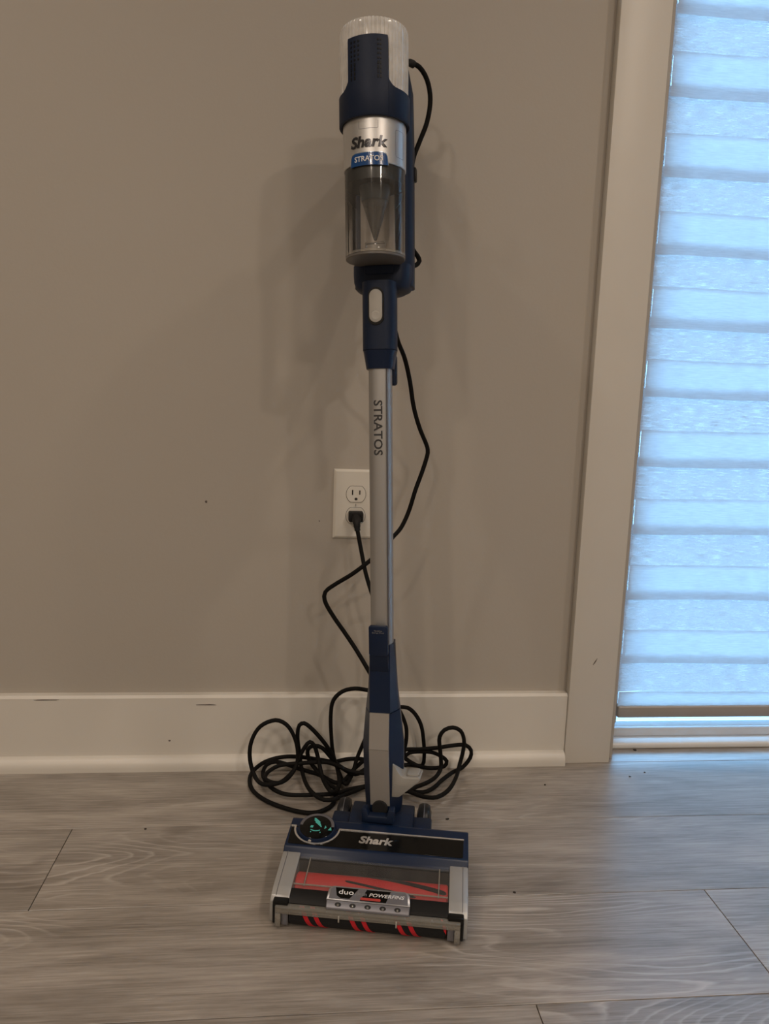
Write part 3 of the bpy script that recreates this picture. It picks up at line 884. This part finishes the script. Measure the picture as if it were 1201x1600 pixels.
# glossy black control panel with silver trim line and display dial
TM = on_top(0, 0.106)
pp = [(-0.1235, -0.022), (0.1195, -0.022), (0.1215, -0.020), (0.1225, 0.0140), (-0.1265, 0.0140), (-0.1250, -0.020)]
finish(prism(pp, -0.0005, 0.0006, 0.0003, 1), 'control_panel', 'gblack', head, TM)
lx, ly = -0.0885, 0.0125
def arc(r, a0, a1, n=28):
    return [(lx + r * math.cos(math.radians(a0 + (a1 - a0) * k / n)), ly + r * math.sin(math.radians(a0 + (a1 - a0) * k / n))) for k in range(n + 1)]
r_i, r_o = 0.0308, 0.0334
inner = arc(r_i, 183, 357)
finish(prism(inner, -0.0005, 0.0011), 'dial_recess', 'blue2', head, TM, smooth=False)
outer = arc(r_o, 183, 355)
line = [(-0.1270, 0.0125), (-0.1270, 0.0152), (lx - r_i, 0.0152)] + inner[1:-1] + [(lx + r_i + 0.0008, 0.0152), (0.1225, 0.0152), (0.1225, 0.0129), (lx + r_o, 0.0127)] + outer[::-1][1:-1] + [(lx - r_o, 0.0125)]
finish(prism(line, -0.0004, 0.0015), 'silver_trim_line', 'chromel', head, TM, smooth=False)
# the dial: a blue drum with a black face tilted to the user
DM = TM @ Matrix.Translation((lx, 0.0100, 0.0)) @ Matrix.Rotation(math.radians(3), 4, 'X') @ Matrix.Scale(0.95, 4)
dial = finish(lathe([(0.0285, -0.006), (0.0285, 0.0050), (0.0275, 0.0068), (0.0255, 0.0068)], 48), 'dial_drum', 'blue2', head, DM)
finish(lathe([(0.0262, 0.0050), (0.0262, 0.0072), (0.0255, 0.0076)], 48), 'dial_face', 'gblack', head, DM)
ro, ri = 0.0262, 0.0218
ann = [(ro * math.cos(a), ro * math.sin(a)) for a in [math.radians(0 + 180 * k / 20) for k in range(21)]] + [(ri * math.cos(a), ri * math.sin(a)) for a in [math.radians(180 - 180 * k / 20) for k in range(21)]]
finish(prism(ann, 0.0070, 0.0079), 'dial_bezel', 'badgegrey', head, DM, smooth=False)
def icon(pts):
    finish(prism(pts, 0.0073, 0.0079), 'display_icon', 'teal', head, DM, smooth=False)
for q, w_, (dx, dy) in ((0, 0.0012, (-0.001, 0.0115)), (1, 0.0012, (0.0, 0.0075)), (2, 0.0010, (0.002, 0.0035))):
    a = math.radians(-42)
    l_ = (0.0070, 0.0080, 0.0075)[q]
    ca, sa = math.cos(a), math.sin(a)
    icon([(dx + x * ca - y * sa, dy + x * sa + y * ca) for x, y in ((-l_, -w_), (l_, -w_), (l_ * 0.8, w_), (-l_ * 0.9, w_))])
icon([(-0.0100, -0.0040), (-0.0060, -0.0045), (-0.0050, 0.000), (-0.0090, 0.0005)])
sm = [(-0.0085 + 0.0145 * k / 8, -0.0075 - 0.0022 * math.sin(PI * k / 8)) for k in range(9)]
icon(sm + [(x, y - 0.0016) for x, y in sm[::-1]])
icon([(0.0118, -0.0050), (0.0150, -0.0020), (0.0125, 0.0020)])
icon([(0.0178, -0.0070), (0.0232, -0.0070), (0.0212, -0.0005)])
for dx in (-0.0075, 0.0068):
    icon([(dx - 0.0007, -0.0140), (dx + 0.0007, -0.0140), (dx + 0.0007, -0.0120), (dx - 0.0007, -0.0120)])
finish(prism([(-0.0085, -0.0292), (-0.0035, -0.0292), (-0.0045, -0.0268), (-0.0075, -0.0268)], 0.0035, 0.0060, 0.0004, 1), 'dial_button', 'lgrey', head, DM)
letters('Shark', 'lettering', 'chromel', head, TM @ Matrix.Translation((-0.0015, -0.0030, 0.0005)), 0.0150, width=0.0485, bold=0.033, shear=0.18, depth=0.0006)

# rear yoke and wheels
yoke_prof = [(0.143, 0.012), (0.143, 0.0640), (0.180, 0.0640), (0.212, 0.0600), (0.218, 0.0540), (0.218, 0.020), (0.200, 0.012)]
finish(prism(yoke_prof, -0.0475, 0.0475, 0.0025, 2, axis='x'), 'rear_yoke', 'blue', head, H, angle=30)
for s in (-1, 1):
    WX = s * 0.0625
    wm = H @ frame((WX, 0.2130, 0.0300), (0, 1, 0), (0, 0, 1), (1, 0, 0))
    wh = finish(lathe([(0.0215, -0.0100), (0.0275, -0.0085), (0.0298, -0.0040), (0.0298, 0.0040), (0.0275, 0.0085), (0.0215, 0.0100)], 44), 'wheel', 'tyre', head, wm)
    finish(lathe([(0.0200, -0.0108), (0.0200, 0.0108)], 36), 'wheel_hub', 'black', head, wm)
    finish(lathe([(0.0299, -0.0006), (0.0301, -0.0003), (0.0301, 0.0003), (0.0299, 0.0006)], 44), 'tyre_ridge', 'badgegrey', head, wm)
    finish(box(min(s * 0.045, s * 0.075), max(s * 0.045, s * 0.075), 0.146, 0.188, 0.030, 0.056, 0.003), 'wheel_arm', 'blue', head, H)

# U bracket around the pivot
UB = S @ Matrix.Translation((0, 0, 0))
own = prism([(-0.024, 0.0), (0.024, 0.0), (0.024, 0.021), (0.0165, 0.021), (0.0135, 0.010), (-0.0135, 0.010), (-0.0165, 0.021), (-0.024, 0.021)], -0.058, -0.042, 0.0016, 2, axis='y')
finish(own, 'pivot_bracket', 'blue', head, S @ Matrix.Translation((0.0, 0.010, 0.0125)))
finish(box(-0.0225, 0.0225, -0.040, 0.02, -0.006, 0.008, 0.003), 'pivot_base', 'blue', head, S)

# ---------------------------------------------------------------- neck above the nozzle
def nsec(w, fw, hw_, vf, vb, vs_):
    return [(-fw, vf, w), (fw, vf, w), (fw + 0.0012, vf + 0.001, w), (hw_ * 0.94, vs_ - 0.004, w), (hw_, vs_, w), (hw_, vs_ + 0.006, w),
            (hw_ * 0.86, vb, w), (-hw_ * 0.86, vb, w), (-hw_, vs_ + 0.006, w), (-hw_, vs_, w), (-hw_ * 0.94, vs_ - 0.004, w), (-fw - 0.0012, vf + 0.001, w)]
neck = finish(loft([nsec(-0.012, 0.0142, 0.022, -0.0200, 0.018, 0.000), nsec(0.020, 0.0144, 0.0280, -0.0255, 0.026, 0.002), nsec(0.060, 0.0144, 0.0305, -0.0280, 0.030, 0.003), nsec(0.118, 0.0144, 0.0315, -0.0310, 0.030, 0.002), nsec(0.1700, 0.0144, 0.0262, -0.0258, 0.025, 0.000)]), 'lower_neck', 'blue2', vac, S, angle=22)
finish(loft([nsec(0.1712, 0.0144, 0.0260, -0.0256, 0.025, 0.000), nsec(0.200, 0.0144, 0.0226, -0.0240, 0.023, 0.000), nsec(0.235, 0.0144, 0.0205, -0.0222, 0.0215, 0.000), nsec(0.272, 0.0138, 0.0188, -0.0188, 0.0205, 0.000)]), 'upper_neck', 'blue2', vac, S, angle=22)
def strip(pts, hw_, t=0.0016):
    """front strip following (w, v) points, standing proud by t"""
    rings = [[(-hw_, v + 0.003, w), (-hw_, v - t + 0.0006, w), (-hw_ + 0.0006, v - t, w), (hw_ - 0.0006, v - t, w), (hw_, v - t + 0.0006, w), (hw_, v + 0.003, w)] for w, v in pts]
    return loft(rings)
finish(strip([(0.1185, -0.0335), (0.1710, -0.0259)], 0.0148), 'upper_panel', 'greyp', neck, S, angle=30)
finish(strip([(0.0300, -0.0250), (0.060, -0.0278), (0.1180, -0.0335)], 0.0148), 'lower_panel', 'greyd', neck, S, angle=30)
own = lathe([(0.0118, 0.0), (0.0118, 0.005), (0.0108, 0.0060)], 32)
finish(own, 'pivot_cap', 'felt', neck, S @ frame((0, -0.0255, 0.0265), (1, 0, 0), (0, 0, 1), (0, -1, 0)))
# storage latch over the neck top
own = prism(rrect(-0.0143, 0.0143, 0.258, 0.3035, 0.0035), -0.0310, -0.0235, 0.0012, 2, axis='y')
for v_ in own.verts:
    v_.co.y += (v_.co.z - 0.258) * -0.03
latch = finish(own, 'storage_latch', 'blue2', vac, S, angle=40)
finish(prism([(-0.0300, 0.2585), (-0.0245, 0.2585), (-0.0185, 0.2420), (-0.0240, 0.2340), (-0.0262, 0.2400)], -0.0138, 0.0138, axis='x'), 'latch_hinge', 'blue', vac, S, angle=30)
TXS = lambda u, v, w: S @ frame((u, v, w), (1, 0, 0), (0, 0, 1), (0, -1, 0))
letters('Handsfree', 'lettering', 'dimw', latch, TXS(0, -0.0323, 0.2962), 0.0020, width=0.0118, depth=0.0003)
letters('Storage Dock', 'lettering', 'dimw', latch, TXS(0, -0.0322, 0.2930), 0.0024, width=0.0180, depth=0.0003)
# light grey pedal and accessory hook on the right of the neck
hk = [(0.0150, 0.1006), (0.0300, 0.0765), (0.0345, 0.0735), (0.0585, 0.0742), (0.0600, 0.0720), (0.0585, 0.0690), (0.0290, 0.0435), (0.0260, 0.0425), (0.0150, 0.0425)]
hook = finish(prism(hk, -0.0225, 0.0120, 0.0012, 2, axis='y'), 'accessory_hook', 'hook', vac, S, angle=40)
finish(prism(rrect(0.0385, 0.0572, -0.0170, 0.0100, 0.0045), 0.0738, 0.0762, 0.0007, 2), 'hook_button', 'hook', hook, S, angle=40)
finish(prism(rrect(0.0379, 0.0578, -0.0176, 0.0106, 0.0048), 0.0735, 0.07475), 'button_joint', 'badgerim', hook, S, smooth=False)
letters('Shark', 'lettering', 'hook', hook, TXS(0.0305, -0.0224, 0.0610), 0.0062, width=0.0235, bold=0.02, depth=0.0006)

# ---------------------------------------------------------------- wand
def super_ring(hx, hy, w, n=36, e=2.7, cy=0.0):
    out = []
    for k in range(n):
        a = 2 * PI * k / n
        c, s = math.cos(a), math.sin(a)
        out.append((hx * math.copysign(abs(c) ** (2 / e), c), cy + hy * math.copysign(abs(s) ** (2 / e), s), w))
    return out
wand = finish(loft([super_ring(0.0166, 0.0185, w) for w in (0.25, 0.45, 0.69)]), 'wand', 'alu', vac, S, angle=50)
for gu in (0.0128,):
    finish(box(gu - 0.0003, gu + 0.0003, -0.0170, -0.0120, 0.274, 0.676), 'wand_groove', 'badgegrey', wand, S, smooth=False)
WT = S @ frame((-0.0003, -0.0184, 0.5915), (0, 0, -1), (1, 0, 0), (0, -1, 0))
letters('STRATOS', 'lettering', 'ink', wand, WT, 0.0130, width=0.0795, bold=0.018, depth=0.0004)
finish(box(0.0100, 0.0205, 0.0140, 0.0300, 0.655, 0.700, 0.004, 3), 'rear_hook', 'blue', wand, S)

# collar joining wand and hand unit, with the release button
col = finish(loft([super_ring(0.0246, 0.0250, w) for w in (0.7035, 0.760, 0.800)]), 'wand_collar', 'blue', vac, S, angle=50)
finish(loft([super_ring(0.0198, 0.0205, 0.6765), super_ring(0.0235, 0.0240, 0.7000), super_ring(0.0243, 0.0247, 0.7028)]), 'collar_taper', 'blue2', col, S, angle=50)
finish(prism(rrect(-0.0124, 0.0104, 0.7372, 0.7900, 0.0112, 10), -0.0264, -0.0200, axis='y'), 'button_recess', 'black', col, S, angle=40)
btn = finish(prism(rrect(-0.0104, 0.0084, 0.7405, 0.7870, 0.0093, 10), -0.0282, -0.0200, 0.0012, 2, axis='y'), 'release_button', 'lgrey', col, S, angle=40)
own = lathe([(0.0068, 0), (0.0060, 0.0004), (0.0045, 0.0002)], 24)
finish(own, 'button_dimple', 'lgrey', col, S @ frame((-0.001, -0.0281, 0.7500), (1, 0, 0), (0, 0, 1), (0, -1, 0)))

# ---------------------------------------------------------------- hand unit
AX = -0.030                                             # bin axis behind / in front of the wand axis
Q = S @ Matrix.Translation((0, AX, 0))                  # frame on the bin axis
# theta measured from the front: point = (R sin t, -R cos t)
def curved_strip(R0, R1, fn_lo, fn_hi, t0, t1, n=72, closed=False):
    own = bmesh.new()
    rows = []
    for k in range(n + (0 if closed else 1)):
        t = t0 + (t1 - t0) * k / n
        lo, hi = fn_lo(t), fn_hi(t)
        s, c = math.sin(t), -math.cos(t)
        rows.append([own.verts.new((R1 * s, R1 * c, lo)), own.verts.new((R1 * s, R1 * c, hi - 0.001)), own.verts.new(((R1 - 0.0008) * s, (R1 - 0.0008) * c, hi)), own.verts.new((R0 * s, R0 * c, hi)), own.verts.new((R0 * s, R0 * c, lo))])
    m = len(rows)
    for k in range(m if closed else m - 1):
        a, b = rows[k], rows[(k + 1) % m]
        for j in range(5):
            own.faces.new((a[j], b[j], b[(j + 1) % 5], a[(j + 1) % 5]))
    if not closed:
        own.faces.new(rows[0]); own.faces.new(rows[-1][::-1])
    return own
RH = 0.0490
def top_edge(t):
    t = abs((t + PI) % (2 * PI) - PI)
    d = math.degrees(t)
    if d < 31.5: return 1.1060
    if d < 34.5:
        return 1.1060 - 0.001 * (d - 31.5)
    if d < 58:
        x = (d - 34.5) / 23.5
        return 1.043 + 0.020 * (1 - x) ** 2.2
    return 1.043
# breakpoints packed near the steep edge of the front panel
def housing():
    own = bmesh.new()
    ts = []
    for d in [k * 4.0 for k in range(8)] + [31.5, 33.0, 33.6, 34.4, 35.2, 36.5, 38.5, 41, 44, 48, 53, 58] + [64 + 8 * k for k in range(15)]:
        ts.append(d)
    ts = [-d for d in ts[::-1] if 0 < d < 180] + ts
    if 180.0 not in ts: ts.append(180.0)
    rows = []
    for d in ts:
        ad = abs(d)
        if ad <= 33.0: hi = 1.1060
        elif ad <= 33.6: hi = 1.1030
        elif ad < 58:
            x = (ad - 33.6) / (58 - 33.6)
            hi = 1.0420 + 0.0120 * (1 - x) ** 3.6
        else: hi = 1.0420
        t = math.radians(d); s, c = math.sin(t), -math.cos(t)
        R1 = RH + (0.0006 if ad < 33.7 else 0)
        R0 = RH - 0.0035
        rows.append([own.verts.new((r * s, r * c, z)) for r, z in ((R1 - 0.0006, 1.0035), (R1, 1.0045), (R1, min(hi, 1.04)), (R1, hi - 0.0008), (R1 - 0.0008, hi), (R0, hi), (R0, 1.0035))])
    m = len(rows)
    for k in range(m):
        a, b = rows[k], rows[(k + 1) % m]
        for j in range(7):
            own.faces.new((a[j], b[j], b[(j + 1) % 7], a[(j + 1) % 7]))
    return own
unit = finish(housing(), 'motor_housing', 'blue', vac, Q, angle=40)
# clear ribbed exhaust cap with a white filter inside
NR = 52
def ribs(th):
    x = (th * NR / (2 * PI)) % 1.0
    return 1.0 if 0.16 < x < 0.84 else 0.972
capp = [(0.0462, 1.0400), (0.0470, 1.0500), (0.0476, 1.0900), (0.0478, 1.1215), (0.0474, 1.1265), (0.0462, 1.1293), (0.0440, 1.1308), (0.0280, 1.1315)]
finish(lathe(capp, NR * 8, rad=ribs), 'exhaust_cap', 'cap', unit, Q, angle=28)
finish(lathe([(0.0425, 1.030), (0.0425, 1.112), (0.0405, 1.120), (0.030, 1.122)], 40), 'filter', 'filter', unit, Q)
own = bmesh.new()
for k in range(52):
    t = 2 * PI * (k + 0.5) / 52
    b_ = box(-0.0006, 0.0006, -0.0004, 0.0004, 1.046, 1.100)
    b_.transform(frame((0.0427 * math.sin(t), -0.0427 * math.cos(t), 0), (math.cos(t), math.sin(t), 0), (-math.sin(t), math.cos(t), 0), (0, 0, 1)))
    merge(own, b_)
tag(finish(own, 'exhaust_slots', 'cone', unit, Q, smooth=False), kind='stuff')
# perforations of the front panel
own = bmesh.new()
for ang, zs in ((-26, 9), (-20, 9), (-13.5, 9), (17.5, 9), (21.5, 9)):
    for k in range(zs):
        z = 1.052 + k * 0.0058
        if ang == -13.5 and k < 4: continue
        t = math.radians(ang)
        b_ = box(-0.0010, 0.0010, -0.0006, 0.0006, -0.0021 if k < 4 else -0.0012, 0.0021 if k < 4 else 0.0012)
        b_.transform(frame(((RH + 0.0005) * math.sin(t), -(RH + 0.0005) * math.cos(t), z), (math.cos(t), math.sin(t), 0), (-math.sin(t), math.cos(t), 0), (0, 0, 1)))
        merge(own, b_)
tag(finish(own, 'vent_holes', 'black', unit, Q, smooth=False), kind='stuff')
# silver collar with latch outline
finish(lathe([(0.0425, 0.9440), (0.0434, 0.9450), (0.0440, 1.0045), (0.0430, 1.0050)], 72), 'silver_collar', 'silver', unit, Q)
def bent(bm_, R, mat, name, u0, w0, parent=unit):
    """wrap an xy-plane mesh round the bin axis at radius R, centred u0,w0"""
    for v in bm_.verts:
        t = (v.co.x + u0) / R
        r = R + v.co.z
        v.co = Vector((r * math.sin(t), -r * math.cos(t), w0 + v.co.y))
    return finish(bm_, name, mat, parent, Q, smooth=False)
def outline(x0, x1, y0, y1, r, wd):
    """thin rounded-rectangle line"""
    o = rrect(x0, x1, y0, y1, r, 5)
    i_ = rrect(x0 + wd, x1 - wd, y0 + wd, y1 - wd, max(r - wd, 0.0003), 5)
    own = bmesh.new()
    A_ = [own.verts.new((p[0], p[1], 0.0002)) for p in o]
    B_ = [own.verts.new((p[0], p[1], 0.0002)) for p in i_]
    n = len(o)
    for k in range(n):
        own.faces.new((A_[k], A_[(k + 1) % n], B_[(k + 1) % n], B_[k]))
    bmesh.ops.subdivide_edges(own, edges=[e for e in own.edges if abs(e.verts[0].co.x - e.verts[1].co.x) > 0.004], cuts=6)
    return own
bent(outline(-0.0135, 0.0135, -0.006, 0.012, 0.002, 0.0005), 0.0437, 'badgegrey', 'latch_outline', 0.0, 0.9940)
bent(outline(-0.0090, 0.0090, -0.018, 0.018, 0.003, 0.0005), 0.0437, 'badgegrey', 'side_button_outline', 0.0480, 0.9720)
bent(text_bm('Shark', 0.0150, bold=0.033, shear=0.18, width=0.0530, depth=0.0008, sub=0.004), 0.0437, 'chrome', 'lettering', 0.0, 0.9715)
def patch(pts, d, sub=0.004):
    own = prism(pts, 0, d)
    bmesh.ops.triangulate(own, faces=[f for f in own.faces if len(f.verts) > 4])
    for it in range(6):
        es = [e for e in own.edges if abs(e.verts[0].co.x - e.verts[1].co.x) > sub]
        if not es: break
        bmesh.ops.subdivide_edges(own, edges=es, cuts=1)
        bmesh.ops.triangulate(own, faces=[f for f in own.faces if len(f.verts) > 3])
    return own
def badge_shape(e):
    return [(-0.0265 - e, -0.0085), (0.0265 + e, -0.0085), (0.0250 + e, 0.0030), (0.0230 + e, 0.0062 + e), (0.0190, 0.0078 + e), (-0.0190, 0.0078 + e), (-0.0230 - e, 0.0062 + e), (-0.0250 - e, 0.0030)]
bent(patch(badge_shape(0.0012), 0.0010), 0.0432, 'rimb', 'name_badge_rim', 0.0, 0.9490)
bent(patch(badge_shape(0.0), 0.0016), 0.0432, 'stratos', 'name_badge', 0.0, 0.9490)
bent(text_bm('STRATOS', 0.0070, bold=0.015, width=0.0400, depth=0.0004, sub=0.004), 0.0450, 'white', 'lettering', 0.0, 0.9490)
# clear dust bin, cyclone cone inside
binp = finish(lathe([(0.0405, 0.8270), (0.0418, 0.8280), (0.0422, 0.9430), (0.0410, 0.9438)], 72, cap=False), 'dust_bin', 'bin', unit, Q)
finish(lathe([(0.0408, 0.8250), (0.0418, 0.8258), (0.0418, 0.8282), (0.0405, 0.8290)], 64), 'bin_floor', 'binfloor', unit, Q)
finish(lathe([(0.0412, 0.8285), (0.0421, 0.8290), (0.0421, 0.8320), (0.0412, 0.8325)], 64, cap=False), 'bin_rim', 'guard', unit, Q)
finish(lathe([(0.0405, 0.9250), (0.0408, 0.9300), (0.0408, 0.9440), (0.0300, 0.9445)], 48), 'cyclone_top', 'cone', unit, Q)
finish(lathe([(0.0190, 0.9050), (0.0240, 0.9340), (0.0240, 0.9400)], 40), 'cyclone_cup', 'cone', unit, Q)
finish(lathe([(0.0020, 0.8530), (0.0185, 0.9055), (0.0185, 0.9070)], 40), 'cyclone_cone', 'cone2', unit, Q)
finish(box(-0.0013, 0.0013, -0.0030, 0.0010, 0.853, 0.906), 'cone_rib', 'cone', unit, Q @ Matrix.Rotation(0, 4, 'Z'), smooth=False)
finish(box(-0.014, 0.014, -0.006, 0.006, 0.8285, 0.8500, 0.0015), 'bin_post', 'window', unit, Q)
# spine behind the bin and foot below it
spine = loft([super_ring(0.0440, 0.0300, 0.8000, cy=0.0400, e=3.2), super_ring(0.0440, 0.0290, 0.9000, cy=0.0420, e=3.2), super_ring(0.0440, 0.0280, 1.0000, cy=0.0430, e=3.2), super_ring(0.0430, 0.0270, 1.0800, cy=0.0400, e=3.0), super_ring(0.0380, 0.0200, 1.1100, cy=0.0330, e=2.6)])
finish(spine, 'spine', 'blue', vac, S, angle=50)
finish(prism(rrect(-0.0300, 0.0300, 0.8300, 0.9400, 0.004), 0.0100, 0.0135, axis='y'), 'bin_back_panel', 'bintaupe', unit, S)
foot = finish(loft([super_ring(0.0290, 0.0300, 0.7900, cy=0.030, e=3.0), super_ring(0.0390, 0.0350, 0.7950, cy=0.030, e=3.2), super_ring(0.0425, 0.0370, 0.8050, cy=0.032, e=3.4), super_ring(0.0432, 0.0380, 0.8150, cy=0.033, e=3.4), super_ring(0.0432, 0.0380, 0.8285, cy=0.033, e=3.4)]), 'bin_foot', 'blue', vac, S, angle=50)
finish(prism(rrect(-0.0215, 0.0215, 0.8120, 0.8250, 0.0018), -0.0060, 0.0010, 0.0006, 1, axis='y'), 'bin_latch', 'blue', foot, S)
# rear handle loop
hp = catmull([(0, 0.050, 1.085), (0, 0.105, 1.098), (0, 0.152, 1.090), (0, 0.176, 1.066), (0, 0.168, 1.025), (0, 0.138, 0.960), (0, 0.112, 0.900), (0, 0.085, 0.862), (0, 0.055, 0.845)], 0.006)
hand = finish(tube(hp, 0.0155, 16), 'handle', 'blue', vac, S)
finish(box(-0.006, 0.006, 0.128, 0.146, 1.000, 1.040, 0.003), 'trigger', 'lgrey', hand, S)
finish(box(0.0400, 0.0470, 0.044, 0.056, 0.956, 0.976, 0.002), 'cord_clip', 'black', hand, S)

# ---------------------------------------------------------------- power cord with plug
CORD.insert(0, tuple(S @ Vector((0.004, 0.098, 1.094))))     # leaves the top of the handle
path = catmull(CORD, 0.006)
path = [Vector((p.x, p.y, max(p.z, 0.0042))) for p in path]
cord = finish(tube(path, 0.0037, 8), 'power_cord', 'cord', vac, angle=80)
PX, PZ = 0.0842, OZ - 0.0207
plug = finish(prism(rrect(PX - 0.0128, PX + 0.0128, PZ - 0.0085, PZ + 0.0095, 0.003), -0.0078, -0.0260, 0.001, 2, axis='y'), 'plug', 'rubber', cord, angle=40)
pe = Vector(CORD[-1])
bp_ = catmull([(PX, -0.022, PZ), (PX + 0.0004, -0.033, PZ - 0.003), (pe.x, pe.y - 0.001, pe.z + 0.004), Vector(CORD[-2]) * 0.45 + pe * 0.55], 0.003)
n_ = len(bp_)
finish(tube(bp_, 0.008, 14, rs=[0.0088 - 0.0042 * k / (n_ - 1) + (0.0006 if k % 2 else 0) for k in range(n_)]), 'strain_relief', 'rubber', cord, angle=60)
# collar where the cord leaves the hand unit
finish(tube([Vector(CORD[0]), Vector(CORD[1]), Vector(CORD[2]), Vector(CORD[2]) * 0.6 + Vector(CORD[3]) * 0.4], 0.0055, 12), 'cord_sleeve', 'rubber', cord, angle=50)
